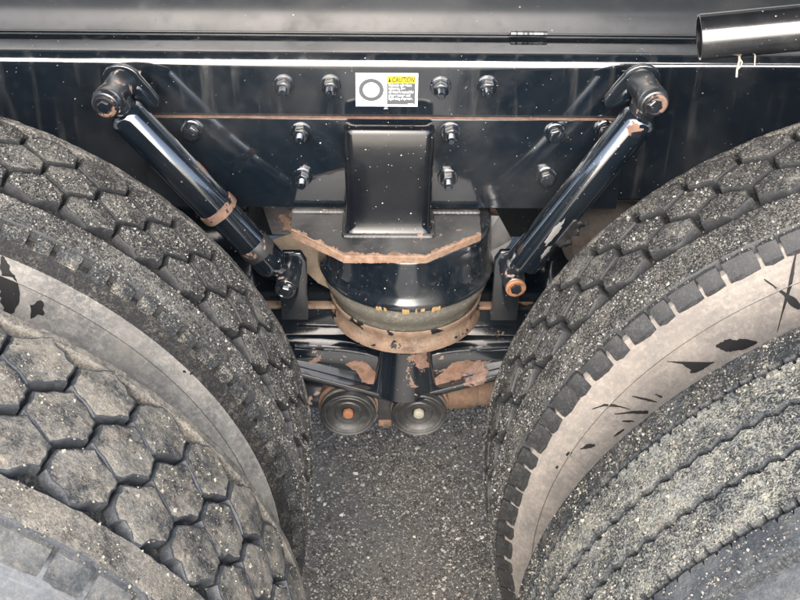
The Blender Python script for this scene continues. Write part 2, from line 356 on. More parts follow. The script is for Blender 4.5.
def face_patch(pxs, Y, name, mat, par, jit=.7):
    P = [np.array(p, float) for p in pxs]; row = []
    for a, b in zip(P, P[1:]+P[:1]):
        k = max(2, int(np.linalg.norm(b-a)/2.2))
        for i in range(k): row.append(a+(b-a)*i/k+rng.uniform(-jit, jit, 2))
    bm = bmesh.new(); vs = [bm.verts.new(at_y(p[0], p[1], Y)) for p in row]; f = bm.faces.new(vs); bmesh.ops.triangulate(bm, faces=[f])
    e = bmesh.ops.extrude_face_region(bm, geom=bm.faces[:])
    for q in e['geom']:
        if isinstance(q, bmesh.types.BMVert): q.co.y += .0015
    G().bm(bm).obj(name, mat, par, smooth=False)

# ------------------------------------------------------------------ spring hanger (column + octagonal seat plate)
ZP = .700
hg = thing('spring_hanger', (CX, .63, ZP-.01), 'black upright hanger column on a rusty-edged eight-sided plate bolted to the chassis rail', 'bracket')
x0c, x1c = -.082, .037; yf = .606
def column_ring(z, yfr, xa, xb, r, ins=0.):
    P = [(xa+ins, YW-.0128)]
    P += [(xa+ins+r-r*math.cos(R_(a)), yfr+ins+r-r*math.sin(R_(a))) for a in range(0, 91, 15)]
    P += [(xb-ins-r+r*math.sin(R_(a)), yfr+ins+r-r*math.cos(R_(a))) for a in range(0, 91, 15)]
    P += [(xb-ins, YW-.0128)]
    return [(x, min(y, YW-.0128), z-(max(0., min(y, YW-.0128)-yfr-.014)*.9 if z > .845 else 0.)) for x, y in P]
V = []; rings = []
for (z, yfr, ins) in ((ZP-.002, .606, -.006), (ZP+.005, .6095, -.002), (ZP+.012, .611, 0.), (.74, .6155, 0.), (.79, .622, 0.), (.848, .629, 0.), (.8535, .631, .001), (.8565, .6335, .0025), (.8570, .6365, .004), (.8545, .6395, .006), (.83, .655, .008), (.80, .664, .010)):
    f_ = (z-ZP)/.15; rings.append(column_ring(z, yfr, -.0815-.003*f_, .0365+.003*f_, .013, ins))
k = len(rings[0]); V = [p for q in rings for p in q]
g = G(); g.add(V, [(a*k+i, a*k+i+1, (a+1)*k+i+1, (a+1)*k+i) for a in range(len(rings)-1) for i in range(k-1)]+[tuple((len(rings)-1)*k+i for i in range(k))])
g.obj('column', M['column'], hg, 60)
oct_ = [(-.160, .70), (-.160, .618), (-.083, .556), (.029, .556), (.108, .612), (.110, .70), (.110, .80), (-.160, .80)]
def rough_poly(P, k, j):
    out = []
    for i in range(len(P)):
        a, b = np.array(P[i]), np.array(P[(i+1) % len(P)])
        for t in range(k): out.append(tuple(a+(b-a)*t/k+(rng.uniform(-j, j, 2) if t else 0)))
    return out
G().prism(rough_poly(oct_, 9, .0009), ZP-.011, ZP, 'z', 0, 0, 1).obj('seat_plate', [M['dusty'], M['edge']], hg, 50)
face_patch([(366, 240), (376, 237), (387, 236), (398, 237), (403, 240), (396, 243), (385, 242), (374, 244)], .6045, 'rust_flakes', M['edge'], hg, .9)
# flaking rust creeping from the plate's front edge over its top
def flake_strip(pts, w0, w1, lift):
    V = []; F = []; P = [np.array(p) for p in pts]; L = 0; row = []
    for a, b in zip(P[:-1], P[1:]):
        k = int(np.linalg.norm(b-a)/.0022)
        for i in range(k): row.append(a+(b-a)*i/k)
    row.append(P[-1]); c = np.array([-.026, .70]); n_ = len(row)
    wd = np.convolve(rng.uniform(w0, w1, n_+8), np.ones(5)/5, 'same')[4:4+n_]*rng.uniform(.8, 1.25, n_)
    for i, p in enumerate(row):
        d = c-p; d /= np.linalg.norm(d); d = np.array([d[0]*.35, d[1]]); q = p+d*max(.0008, wd[i])
        V += [(p[0], p[1]-.0008, ZP-.0060-rng.uniform(0, .006)), (p[0], p[1]-.0010, ZP-.0005), (p[0]+d[0]*.001, p[1]+d[1]*.001, ZP+lift), (q[0], q[1], ZP+lift), (q[0]+d[0]*.0008, q[1]+d[1]*.0008, ZP-.0004)]
    for i in range(n_-1):
        for k in range(4): F.append((5*i+k, 5*i+k+1, 5*i+k+6, 5*i+k+5))
    return V, F
g = G(); g.add(*flake_strip([(-.160, .620), (-.083, .556), (.029, .556), (.108, .612)], -.004, .017, .0009)); g.obj('rust_flakes', M['edge'], hg, 30)
g = G()      # weld fillets between column and plate and along the back
for (xa, ya, xb, yb) in ((x0c, yf-.002, x1c, yf-.002), (x0c-.002, yf, x0c-.002, .66), (x1c+.002, yf, x1c+.002, .66), (-.158, .6655, x0c-.006, .6655), (x1c+.006, .6655, .108, .6655)):
    L = math.hypot(xb-xa, yb-ya); k = max(3, int(L/.006))
    for i in range(k):
        t = i/k; d = Vector(((xb-xa)/L, (yb-ya)/L, 0)); c = Vector((xa, ya, ZP+.001))+d*(t*L)
        g.lathe(c, d, [(-.003, .003), (0, .0040+random.uniform(-.0004, .0006)), (.005, .0038), (.008, .003)], 8, close=False)
g.obj('weld_or_glint_bead', M['dusty'], hg)
# muddy gussets below the rail, behind the plate
def quad_slab(name, pts, Y, th, mat, par):
    g = G(); P = [at_y(px, py, Y+dy) for px, py, dy in pts]; nrm = np.cross(P[1]-P[0], P[2]-P[0]); nrm /= np.linalg.norm(nrm)
    if nrm @ (CAM-P[0]) > 0: nrm = -nrm
    k = len(P); g.add([*P, *[p+nrm*th for p in P]], [tuple(range(k)), tuple(range(k, 2*k))[::-1], *[(i, i+k, (i+1) % k+k, (i+1) % k) for i in range(k)]])
    return g.obj(name, mat, par, smooth=False)
quad_slab('mud_coated_gusset', [(272, 240, .03), (296, 232, .03), (336, 258, 0), (336, 292, -.02), (318, 283, -.02)], .70, .01, M['tanp'], hg)
quad_slab('rusty_gusset', [(262, 205, .03), (300, 205, .03), (298, 236, .0), (272, 234, .0)], .745, .01, M['rustb'], hg)
quad_slab('rusty_gusset', [(470, 203, .03), (492, 203, .03), (500, 217, .0), (470, 217, .0)], .72, .01, M['rust'], hg)
quad_slab('side_gusset', [(470, 214, .0), (499, 216, .0), (512, 240, -.01), (492, 268, -.04), (470, 262, -.03)], .70, .012, M['dusty'], hg)

# ------------------------------------------------------------------ rubber spring
SX, SY = .0055, .690
sp = thing('rubber_spring', (SX, SY, .505), 'round black spring cup over tan rubber and a rusty bottom ring', 'rubber spring')
prof = [(.688, .05), (.6885, .116), (.684, .1225), (.676, .124), (.640, .1255), (.628, .126), (.620, .1275), (.6135, .1315), (.6075, .1335), (.6015, .1315), (.597, .1265), (.595, .121), (.596, .06)]
G().lathe((SX, SY, 0), (0, 0, 1), prof[::-1], 96, jit=.0008).obj('spring_cup', M['cup'], sp, 45)
prof = [(.596, .1245), (.588, .126), (.578, .124), (.566, .117), (.556, .112), (.546, .109), (.538, .108), (.532, .110)]
G().lathe((SX, SY, 0), (0, 0, 1), prof[::-1], 80, jit=.0012).obj('rubber_block', M['srub'], sp, 60)
prof = [(.545, .1085), (.551, .1145), (.550, .1165), (.545, .1165), (.538, .1130), (.530, .1118), (.524, .1140), (.519, .117), (.512, .117), (.508, .112), (.505, .05)]
G().lathe((SX, SY, 0), (0, 0, 1), prof[::-1], 90, jit=.0015).obj('bottom_ring', M['ringr'], sp, 45)
g = G()     # yellowish primer chips on the cup's rolled lip
for a in (-1.92, -1.88, -1.83, -1.63, -1.60, -1.575, -1.49, -1.43, -1.31, -1.27, -1.24):
    wd = random.uniform(.02, .045); k = 5; hgt = random.uniform(.007, .011)
    V = []
    for i in range(k+1):
        t = a+wd*i/k
        for (z, rr_) in ((.6075+random.uniform(-.001, .002), .1342), (.6015, .1322), (.6060-hgt, .1296)): V.append((SX+rr_*math.cos(t), SY+rr_*math.sin(t), z))
    g.add(V, [(3*i+q, 3*i+q+1, 3*i+q+4, 3*i+q+3) for i in range(k) for q in (0, 1)])
g.obj('primer_chip', flat('yellow_primer', (.40, .27, .13), .8, .3, .3), sp, smooth=False)

# ------------------------------------------------------------------ walking beam
wb = thing('walking_beam', (0, .72, .38), 'black walking beam with peeling rust patches under the rubber spring', 'suspension beam')
fy = .640
zt = lambda x: .459-.020*math.exp(-(x/.05)**2)+.012*min(1, abs(x)/.2)
zb = lambda x: .362+.045*min(1.4, abs(x)/.13)
xs = [-.78, -.6, -.45, -.3, -.22, -.17, -.13, -.1, -.075, -.055, -.035, -.015, 0, .015, .035, .055, .075, .1, .13, .17, .22, .3, .45, .6, .78]
pol = [(x, zt(x)) for x in xs]+[(x, zb(x)+.010) for x in xs[::-1]]
G().prism(pol, fy, .80, 'y', .004).obj('beam_body', M['beam'], wb, 40)
pol = [(x, zb(x)+.0098) for x in xs]+[(x, zb(x)-.002) for x in xs[::-1]]
G().prism(pol, fy-.014, .81, 'y', .002).obj('bottom_flange', M['beam'], wb, 40)
# rear upper wall with a rusty top edge
pol = [(x, .4725+.0*x) for x in (-.78, -.3)]+[(-.3, .4725), (.3, .4725), (.78, .4725), (.78, .523), (.3, .528), (-.3, .528), (-.78, .523)]
pol = [(-.78, .4705), (.78, .4705), (.78, .523), (.3, .528), (-.3, .528), (-.78, .523)]
G().prism(pol, .665, .79, 'y', .003, 0, 0).obj('beam_top', M['beam'], wb)
G().box(-.30, -.085, .657, .672, .5285, .5345, .0015).obj('rust_edge', M['ringr'], wb); G().box(.095, .30, .657, .672, .5285, .5345, .0015).obj('rust_edge', M['rustb'], wb)
G().lathe((SX, SY-.02, .38), (0, 0, 1), [(0, .060), (.06, .052), (.09, .050), (.127, .075)], 40).obj('spring_pedestal', M['beam'], wb)
# rounded strips added along the beam's front top edge to catch a sky highlight
for s_, a, b in ((-1, -.165, -.055), (1, .06, .165)):
    g = G(); k = 22; V = []; F = []
    for i in range(k+1):
        x = a+(b-a)*i/k; rr_ = .0042+random.uniform(-.0004, .0004)
        for q in range(10): V.append((x, fy+.001+rr_*math.cos(q*.628), zt(x)-.001+rr_*math.sin(q*.628)))
    for i in range(k):
        for q in range(10): F.append((i*10+q, i*10+(q+1) % 10, (i+1)*10+(q+1) % 10, (i+1)*10+q))
    g.add(V, F)
    g.obj('weld_or_glint_bead', M['plate'], wb)

# bare rusty areas where the paint has come off the beam's face
face_patch([(345, 365), (352, 361), (362, 361), (370, 366), (377, 375), (378, 386), (370, 384), (362, 382), (357, 372)], fy-.0008, 'bare_rust_patch', M['rust'], wb)
face_patch([(422, 387), (436, 378), (446, 370), (452, 363), (466, 360), (476, 362), (466, 370), (461, 380), (452, 381), (440, 386)], fy-.0008, 'bare_rust_patch', M['rust'], wb)
face_patch([(396, 384), (402, 382), (406, 386), (400, 389)], fy-.0008, 'bare_rust_patch', M['edge'], wb)

# ------------------------------------------------------------------ torque rods under the beam
def torque_rod(px, py, s_, label, nutmat, rodmat):
    c = at_y(px, py, .612); x, z = c[0], c[2]
    t = thing('torque_rod', (x, .64, z-.045), label, 'torque rod', 'torque rods under the walking beam')
    G().lathe((x, .640, z), (0, 1, 0), [(0, .043), (.003, .0480), (.010, .0495), (.085, .0490), (.09, .046)], 40, jit=.002).obj('eye_housing', M['rust'], t)
    cap = G().lathe((x, .640, z), (0, -1, 0), [(0, .0415), (.010, .0415), (.012, .0435), (.020, .0440), (.0230, .0435), (.0240, .0415), (.0232, .0395), (.0205, .0385), (.0195, .0350), (.0205, .0335), (.0195, .0315), (.0165, .0280), (.0155, .0225), (.0168, .0205), (.0160, .0185), (.0150, .0100)], 44).obj('end_cap', M['cap'], t)
    G().lathe((x, .641, z), (0, -1, 0), [(0, .0430), (.004, .0450), (.009, .0452), (.0115, .043)], 44).obj('rubber_ring', M['srub'], t)
    g = G().prism(hexa(x, z, .0098, .4), .6175, .6285, 'y', .003); g.lathe((x, .627, z), (0, -1, 0), [(0, .0140), (.002, .0138)], 24); g.obj('nut', nutmat, cap)
    xr = x+s_*.60
    G().lathe((x, .678, z+.002), (s_, 0, 0), [(.03, .034), (.05, .032), (.09, .031), (.097, .026), (.60, .026)], 28).obj('rod_tube', rodmat, t)
    return t
torque_rod(348, 418, -1, 'torque rod end with orange rusty nut in a black dished cap', M['rusto'], M['eye'])
torque_rod(419, 418, 1, 'torque rod end with pale greasy centre and muddy rusty tube beside it', M['grease'], M['rusttan'])
a = at_y(378, 395, .65); b = at_y(392, 421, .65)
st = thing('hanger_strap', (a[0]+.01, .65, b[2]), 'short flat steel strap hanging between the two torque rod ends', 'strap')
G().box(a[0], b[0], .640, .652, b[2], .372, .0015).obj('strap', M['dusty'], st); G().box(a[0]+.001, b[0]-.001, .6385, .6405, b[2]-.001, b[2]+.012, .0008).obj('worn_tip', M['rust'], st)

# ------------------------------------------------------------------ shock absorbers
def tube_patch(A, D, r, h0, hl, a0, al, name, mat, par, lift=.0005):
    u = Vector((D.z, 0, -D.x)); u = u if u.x > 0 else -u; K = 30; V = []
    c = A+D*h0
    ph = [random.uniform(0, 6.28) for _ in range(4)]
    for ring_ in (0., .5, 1.):
        for i in range(K):
            t = 2*math.pi*i/K; q = ring_*(1+.14*math.sin(2*t+ph[0])+.12*math.sin(5*t+ph[1])+.10*math.sin(11*t+ph[2])+random.uniform(-.06, .06))
            an = a0+.5*al*q*math.sin(t); h = .5*hl*q*math.cos(t)
            V.append(c+D*h+(Vector((0, -1, 0))*math.cos(an)+u*math.sin(an))*(r+lift-(.0009 if ring_ == 1. else 0)))
    G().add(V, [(L_*K+i, L_*K+(i+1) % K, (L_+1)*K+(i+1) % K, (L_+1)*K+i) for L_ in (0, 1) for i in range(K)]).obj(name, mat, par)
def shock(eye, foot, top, bot, r1, r2, split, s_, label, torn):
    """eye/foot: (x,z) of the two mounting eyes; top/bot: (x,z) ends of the body; axis at Y = .605"""
    Y = .603
    t = thing('shock_absorber', (foot[0][0], Y, foot[0][2]-.02), label, 'shock absorber', 'shock absorbers')
    # upper mount: sleeve standing out from the rail + teardrop strap
    E0, E1 = Vector(eye[0]), Vector(eye[1]); ax_ = (E0-E1).normalized(); LL = (E0-E1).length     # E0 front cap, E1 back at the strap
    G().lathe(E1, ax_, [(-.006, .0200), (.004, .0200), (.006, .0192), (LL-.022, .0190), (LL-.019, .0205), (LL-.008, .0205), (LL-.006, .0188), (LL-.001, .0183), (LL, .0165)], 32).obj('upper_eye', M['eye'], t)
    capo = G().lathe(E0-ax_*.001, ax_, [(0, .0162), (.003, .0158), (.0045, .0125), (.0035, .010)], 28).obj('eye_cap', M['rustb'], t)
    G().lathe(E0, ax_, [(0, .0095), (.004, .0095), (.0055, .008)], 6).obj('nut', M['bolt'], capo)
    yb = E1.y; eye = (E1.x, E1.z)
    dx = -s_     # tail points toward the middle of the rail
    pol = [(eye[0]+dx*.0265*math.cos(R_(a)), eye[1]+.0265*math.sin(R_(a))) for a in range(20, 291, 15)]
    pol += [(eye[0]+dx*.030, eye[1]-.036), (eye[0]+dx*.043, eye[1]-.034), (eye[0]+dx*.046, eye[1]-.023), (eye[0]+dx*.036, eye[1]-.006)]
    G().prism(pol, yb-.003, yb+.006, 'y', .0018).prism([(eye[0]-.016, eye[1]-.030), (eye[0]+.016, eye[1]-.030), (eye[0]+.016, eye[1]-.008), (eye[0]-.016, eye[1]-.008)], yb+.005, YW-.0006).obj('mount_flange', M['shock'], t)
    A, B = Vector((top[0], Y, top[1])), Vector((bot[0], Y, bot[1])); D = (B-A); L = D.length; D.normalize()
    k = L*split
    G().lathe(A, D, [(-.004, r1*.55), (-.002, r1*.8), (.002, r1*.95), (.008, r1), (k, r1), (k+.001, r1*.9)], 48).obj('dust_tube', M['shock'], t)
    if split < 1: G().lathe(A, D, [(k-.006, r1*.9), (k, r2), (L-.016, r2), (L-.008, r2*.96), (L-.003, r2*.85), (L, r2*.6)], 48).obj('lower_tube', M['shock'], t)
    # necks to both eyes
    Em = (E0+E1)/2; Fm = (Vector(foot[0])+Vector(foot[1]))/2
    G().cyl(Em, A+D*.004, .0175, 18, .003).obj('neck', M['eye'], t); G().cyl(B-D*.006, Fm, .012, 18).obj('neck', M['eye'], t)
    # lower eye in its bracket
    H0, H1 = Vector(foot[0]), Vector(foot[1]); ah = (H0-H1).normalized(); LH = (H0-H1).length
    G().lathe(H1, ah, [(-.004, .0150), (.012, .0150), (.014, .0165), (LH-.016, .0165), (LH-.014, .0152), (LH, .0150), (LH+.002, .013)], 28).obj('lower_eye', M['eye'], t)
    lc = G().lathe(H0, ah, [(0, .0145), (.004, .0145), (.0055, .0115), (.004, .009)], 24).obj('eye_cap', M['rusto'] if s_ > 0 else M['bolt'], t)
    G().lathe(H0+ah*.003, ah, [(0, .0085), (.004, .0085), (.005, .007)], 6).obj('nut', M['bolt'], lc)
    pol = [(H1.x-.020, .526), (H1.x-.021, H1.z+.003), (H1.x-.013, H1.z+.018), (H1.x+.013, H1.z+.018), (H1.x+.021, H1.z+.003), (H1.x+.020, .526)]
    G().prism(pol, H1.y+.002, H1.y+.012, 'y', .002).box(H1.x-.02, H1.x+.02, H1.y+.010, .672, .5265, .560, .002).obj('foot_bracket', M['plate'], t)
    u = Vector((D.z, 0, -D.x)); 
    if not torn:
        # rusty clamp band and a rust scab on the tube
        c = A+D*(L*split); rr_ = r1
        G().lathe(c, D, [(-.008, rr_+.0002), (-.007, rr_+.0022), (.0, rr_+.0026), (.006, rr_+.0022), (.007, rr_-.001)], 40, jit=.02, close=False).obj('clamp_band', M['rustb'], t)
        G().lathe(A+D*(L*.985), D, [(-.05, r2+.0001), (-.046, r2+.0008), (-.030, r2+.0008), (-.028, r2)], 40, jit=.01, close=False).obj('scuffed_band', M['dusty'], t)
        tube_patch(A, D, r1, L*.40, .026, 1.75, .9, 'rust_scab', M['rust'], t)
    else:
        # torn, curling sheet of paint/boot standing off the tube's outer side
        V = []; ka, kh = 12, 10
        for i in range(kh):
            for j in range(ka):
                h = L*(.60+.17*i/(kh-1))+random.uniform(-.004, .004); ang = .35+1.15*j/(ka-1)
                lift = .0012+.011*(j/(ka-1))**2*(1+.5*math.sin(i*1.7)); ww = Vector((0, -1, 0))*math.cos(ang)+u*(math.sin(ang)*(1 if u.x > 0 else -1))
                V.append(A+D*h+ww*(r1+lift))
        o = G().add(V, [(i*ka+j, i*ka+j+1, (i+1)*ka+j+1, (i+1)*ka+j) for i in range(kh-1) for j in range(ka-1)]).obj('torn_sleeve', M['dusty'], t)
        md = o.modifiers.new('thick', 'SOLIDIFY'); md.thickness = .0012
        tube_patch(A, D, r1, L*.71, .060, -.10, .45, 'bare_metal', M['steel'], t)
        tube_patch(A, D, r1, L*.83, .034, .30, .35, 'bare_metal', M['steel'], t)
        tube_patch(A, D, r1, L*.05, .022, -.2, 1.3, 'rust_scab', M['rustb'], t)
    return t
px3 = lambda x, y, Y: tuple(at_y(x, y, Y))
xz = lambda x, y: (at_y(x, y, .603)[0], at_y(x, y, .603)[2])
shock((px3(105, 106, .572), px3(122, 83, .628)), (px3(285.5, 289, .575), px3(292, 264, .632)), xz(124, 112), xz(276, 268), .0250, .0230, .60, -1, 'glossy black shock absorber with rusty clamp band round its middle', False)
shock((px3(655, 105, .572), px3(641, 83, .628)), (px3(515.5, 287, .575), px3(509, 263, .632)), xz(641, 116), xz(521, 264), .0245, .0232, .985, 1, 'glossy black shock absorber with torn sleeve and bare rusty end caps', True)

# ------------------------------------------------------------------ steel pipe, upper right
pa = at_y(699, 37, .50); pb = at_y(800, 27.5, .492); d = Vector(pb-pa).normalized()
pp = thing('steel_pipe', (pa[0], .50, pa[2]), 'open-ended dark steel pipe running along the chassis above the shock absorber', 'pipe')
G().lathe(pa, d, [(.10, .0235), (.0005, .0235), (0, .0242), (0, .0262), (.0006, .0268), (.85, .0268)], 48, close=False).obj('tube', M['pipe'], pp)
e = Vector(pa)+d*.80
G().box(e.x-.03, e.x+.03, e.y, YW+.0575, e.z-.03, e.z+.02, .003).obj('mounting_arm', M['pipe'], pp)
a = Vector(at_y(738, 62, .47)); 
sw = thing('straw_wisp', a, 'thin wisp of dry straw dangling below the steel pipe', 'straw')
g = G()
def strand(g, pts, r=.0007):
    for p, q in zip(pts[:-1], pts[1:]): g.cyl(p, q, r, 6)
q = [at_y(px, py, y) for px, py, y in ((739, 50, .486), (739.5, 60, .482), (737, 70, .48), (736.5, 77, .48))]; strand(g, q, .0013)
q = [at_y(px, py, y) for px, py, y in ((739, 58, .482), (742, 62, .48), (741, 66, .478), (737, 70, .48))]; strand(g, q, .0009)
g.obj('stalk', M['straw'], sw)
g = G(); strand(g, [at_y(px, py, y) for px, py, y in ((755, 49, .486), (755, 58, .482), (754.6, 66, .48))], .0008); g.obj('stalk', M['straw'], sw)

# ------------------------------------------------------------------ cross member and axles behind
cm = thing('cross_member', (0, 1.02, .45), 'dark steel cross member deep under the chassis behind the spring', 'cross member')
G().box(-.8, .8, .95, 1.05, .46, .80, .006).obj('beam_web', M['plate'], cm)
G().box(-.36, -.24, .80, .9495, .50, .72, .006).obj('support_arm', M['plate'], cm); G().box(.24, .36, .80, .9495, .50, .72, .006).obj('support_arm', M['plate'], cm)
bc = thing('brake_chamber', (.33, .80, .56), 'mud-coated round brake chamber behind the torn shock absorber', 'brake chamber')
p = at_y(592, 225, .78); G().lathe((p[0]+.02, .74, p[2]-.01), (0, 1, 0), [(0, .02), (.004, .055), (.018, .07), (.06, .07), (.064, .075), (.072, .075), (.076, .07), (.11, .066), (.12, .03)], 40).obj('canister', M['greym'], bc)
for s_, nm in ((-1, 'left'), (1, 'right')):
    ax = thing('axle_housing', (s_*.647, .9, .45), 'dark axle housing tube between the dual tyres, %s torque rod' % ('behind the orange-nut' if s_ < 0 else 'behind the pale-centred'), 'axle', 'axle housings')
    G().lathe((s_*.647, .30, .52), (0, 1, 0), [(0, .06), (.03, .07), (.2, .07), (.24, .085), (.6, .085), (.8, .12), (1.2, .12)], 28).obj('tube', M['plate'], ax)

# ------------------------------------------------------------------ tyres
RT_, AX, HB, DS = .520, .647, .091, .311
DEP = .0120
def rt(v): return RT_-.55*v*v
KY = 1.           # section width factor of the tire being built
def pt(u, v, r): a = u/RT_; return (r*math.sin(a), v*KY, r*math.cos(a))
def carcass(parent, mat, dark, plain_near=False):
    p = [(-.092, .284), (-.112, .300), (-.128, .335), (-.1345, .375), (-.1350, .395), (-.1335, .418), (-.1342, .4195), (-.1335, .421), (-.1300, .440), (-.1235, .460), (-.1190, .4705), (-.1200, .4722), (-.1180, .4745), (-.1085, .488), (-.1000, .4975), (-.0955, .5025), (-.088, rt(.09)-DEP), (-.06, rt(.06)-DEP), (-.03, rt(.03)-DEP)]
    p = p+[(0, RT_-DEP)]+[(-a, b) for a, b in p[::-1]]
    n_ = 220; V = []; F = []; k = len(p)
    for i in range(n_):
        t = 2*math.pi*i/n_
        for v, r in p: V.append((r*math.sin(t), v*KY, r*math.cos(t)))
    for i in range(n_):
        j = (i+1) % n_
        for q in range(k-1): F.append((i*k+q, i*k+q+1, j*k+q+1, j*k+q))
    o = ring_obj('carcass', V, F, mat, parent); o.data.materials.append(dark); o.data.materials.append(m_lug_d)
    for f in o.data.polygons:
        c = f.center; 
        if math.hypot(c.x, c.z) > .4885 or abs(c.y) < .09*KY and math.hypot(c.x, c.z) > .45: f.material_index = 2 if abs(c.y) < .088*KY else 0 if plain_near and c.y < 0 else 1
    return o
def ring_obj(name, V, F, mat, parent, sharp=40, MI=None):
    g = G(); g.add(V, F); g.M = MI or g.M; me = g.mesh(name, mat, (0, 0, 0), sharp)
    bm = bmesh.new(); bm.from_mesh(me); bmesh.ops.recalc_face_normals(bm, faces=bm.faces[:]); bm.to_mesh(me); bm.free()
    o = bpy.data.objects.new(name, me); COL.objects.link(o); o.parent = parent; o.location = (0, 0, RT_); return o
def rib(parent, mat, v0, v1, n_, e0, e1, name='tread_rib', depth=DEP, drop=0., chamfer=.0018):
    """closed ring between v0(u)+e0 and v1(u)+e1, edge functions give the zigzag or the comb of sipes"""
    V = []; F = []
    C = 2*math.pi*RT_
    for i in range(n_):
        t = 2*math.pi*i/n_; u = C*i/n_
        a, b = v0+e0(u), v1+e1(u)
        ch = chamfer; j = lambda: random.uniform(-.0004, .0004)
        mids = [(a+ch+(b-a-2*ch)*q/4) for q in range(5)]
        P = [(a-.0015, rt(a)-depth-.001), (a, rt(a)-ch-drop)]+[(v, rt(v)-drop+j()) for v in mids]+[(b, rt(b)-ch-drop), (b+.0015, rt(b)-depth-.001)]
        V += [(r*math.sin(t), v*KY, r*math.cos(t)) for v, r in P]
    k = 9; MI = []
    for i in range(n_):
        j = (i+1) % n_
        for q in range(k-1): F.append((i*k+q, i*k+q+1, j*k+q+1, j*k+q)); MI.append(1 if q < 2 or q > 5 else 0)
    return ring_obj(name, V, F, mat, parent, 32, MI)
def hex_mesh(p, t, s, vc, gap, mats, wob, skew=0., step=0.):
    """one tread block: long-hexagon with its points across the tread, chipped and slightly domed"""
    cor = [(0, -t), (p/2, -s), (p/2, s), (0, t), (-p/2, s), (-p/2, -s)]
    sc_u, sc_v = (p/2-gap/2)/(p/2), (t-gap*.62)/t
    out = []
    for i in range(6):
        a, b = np.array(cor[i]), np.array(cor[(i+1) % 6])
        for q in range(4):
            c = a+(b-a)*(q/4.); w = wob if q else wob*.5
            if i in (0, 5): c = c+np.array([0, (0, -1, 1, .6)[q]*step])
            # a step halfway along the slanted sides, as these worn traction blocks have
            out.append((c[0]*sc_u+skew*c[1]+random.uniform(-w, w), c[1]*sc_v+random.uniform(-w, w)))
    k = len(out); V = []; F = []
    dz = random.uniform(-.0012, .0008)
    for (sc, dr) in ((1.03, -DEP-.001), (1.0, -.0018), (.975, -.0003), (.925, .0), (.5, .0003)):
        for (u, v) in out:
            vv = vc+v*sc; V.append(pt(u*sc, vv, rt(vv)+dr+dz+(random.uniform(-.0003, .0003) if dr > -.002 else 0)))
    V.append(pt(0, vc, rt(vc)+dz+.0006)); c = len(V)-1
    for L in range(4):
        for i in range(k):
            j = (i+1) % k; F.append((L*k+i, L*k+j, (L+1)*k+j, (L+1)*k+i))
    nf = len(F)
    for i in range(k): F.append((4*k+i, 4*k+(i+1) % k, c))
    g = G(); g.add(V, F); g.M = [1 if q < 3*k else 0 for q in range(len(F))]; return g.mesh('tread_block', mats, (0, 0, 0), 38)
def lug_mesh(pw, sgn, mat, small=False):
    prof = [(.083, rt(.083)-.011), (.0845, rt(.084)-.0022), (.0905, rt(.0905)-.0028), (.0965, rt(.0965)-.0115), (.1025, .4985), (.1040, .4915), (.098, .4885)]
    if small: prof = [(.083, rt(.083)-.011), (.0845, rt(.084)-.0026), (.0895, rt(.0895)-.0032), (.0940, rt(.094)-.0080), (.0975, .5045), (.0985, .5010), (.094, .4975)]
    V = []; F = []; k = len(prof); L = 4
    for i in range(L):
        u = (i/(L-1)-.5)*pw
        e = .0 if 0 < i < L-1 else .0012
        for (v, r) in prof: V.append(pt(u+random.uniform(-.0006, .0006), sgn*(v-e*.4+random.uniform(-.0004, .0004)), r-e*.6))
    for i in range(L-1):
        for q in range(k-1): F.append((i*k+q, i*k+q+1, (i+1)*k+q+1, (i+1)*k+q)[::sgn])
    F.append(tuple(range(k))[::sgn]); F.append(tuple(range((L-1)*k, L*k))[::-sgn])
    g = G(); g.add(V, F); return g.mesh('shoulder_lug', mat, (0, 0, 0), 35)
def spin(name, me, ang, parent):
    o = bpy.data.objects.new(name, me); COL.objects.link(o); o.parent = parent; o.location = (0, 0, RT_); o.rotation_euler = (0, ang, 0); return o
def rim(parent, mat):
    prof = [(-.115, .293), (-.112, .281), (-.085, .277), (-.06, .262), (.06, .262), (.085, .277), (.112, .281), (.115, .293)]
    g = G().lathe((0, 0, 0), (0, 1, 0), prof, 64, close=False); g.lathe((0, .03, 0), (0, 1, 0), [(0, .05), (.0, .20), (.02, .262), (.03, .262), (.012, .20), (.01, .05)], 64)
    g.V = [(x, y*KY, z) for x, y, z in g.V]
    me = g.mesh('rim', mat, (0, 0, 0), 40); o = bpy.data.objects.new('rim', me); COL.objects.link(o); o.parent = parent; o.location = (0, 0, RT_)
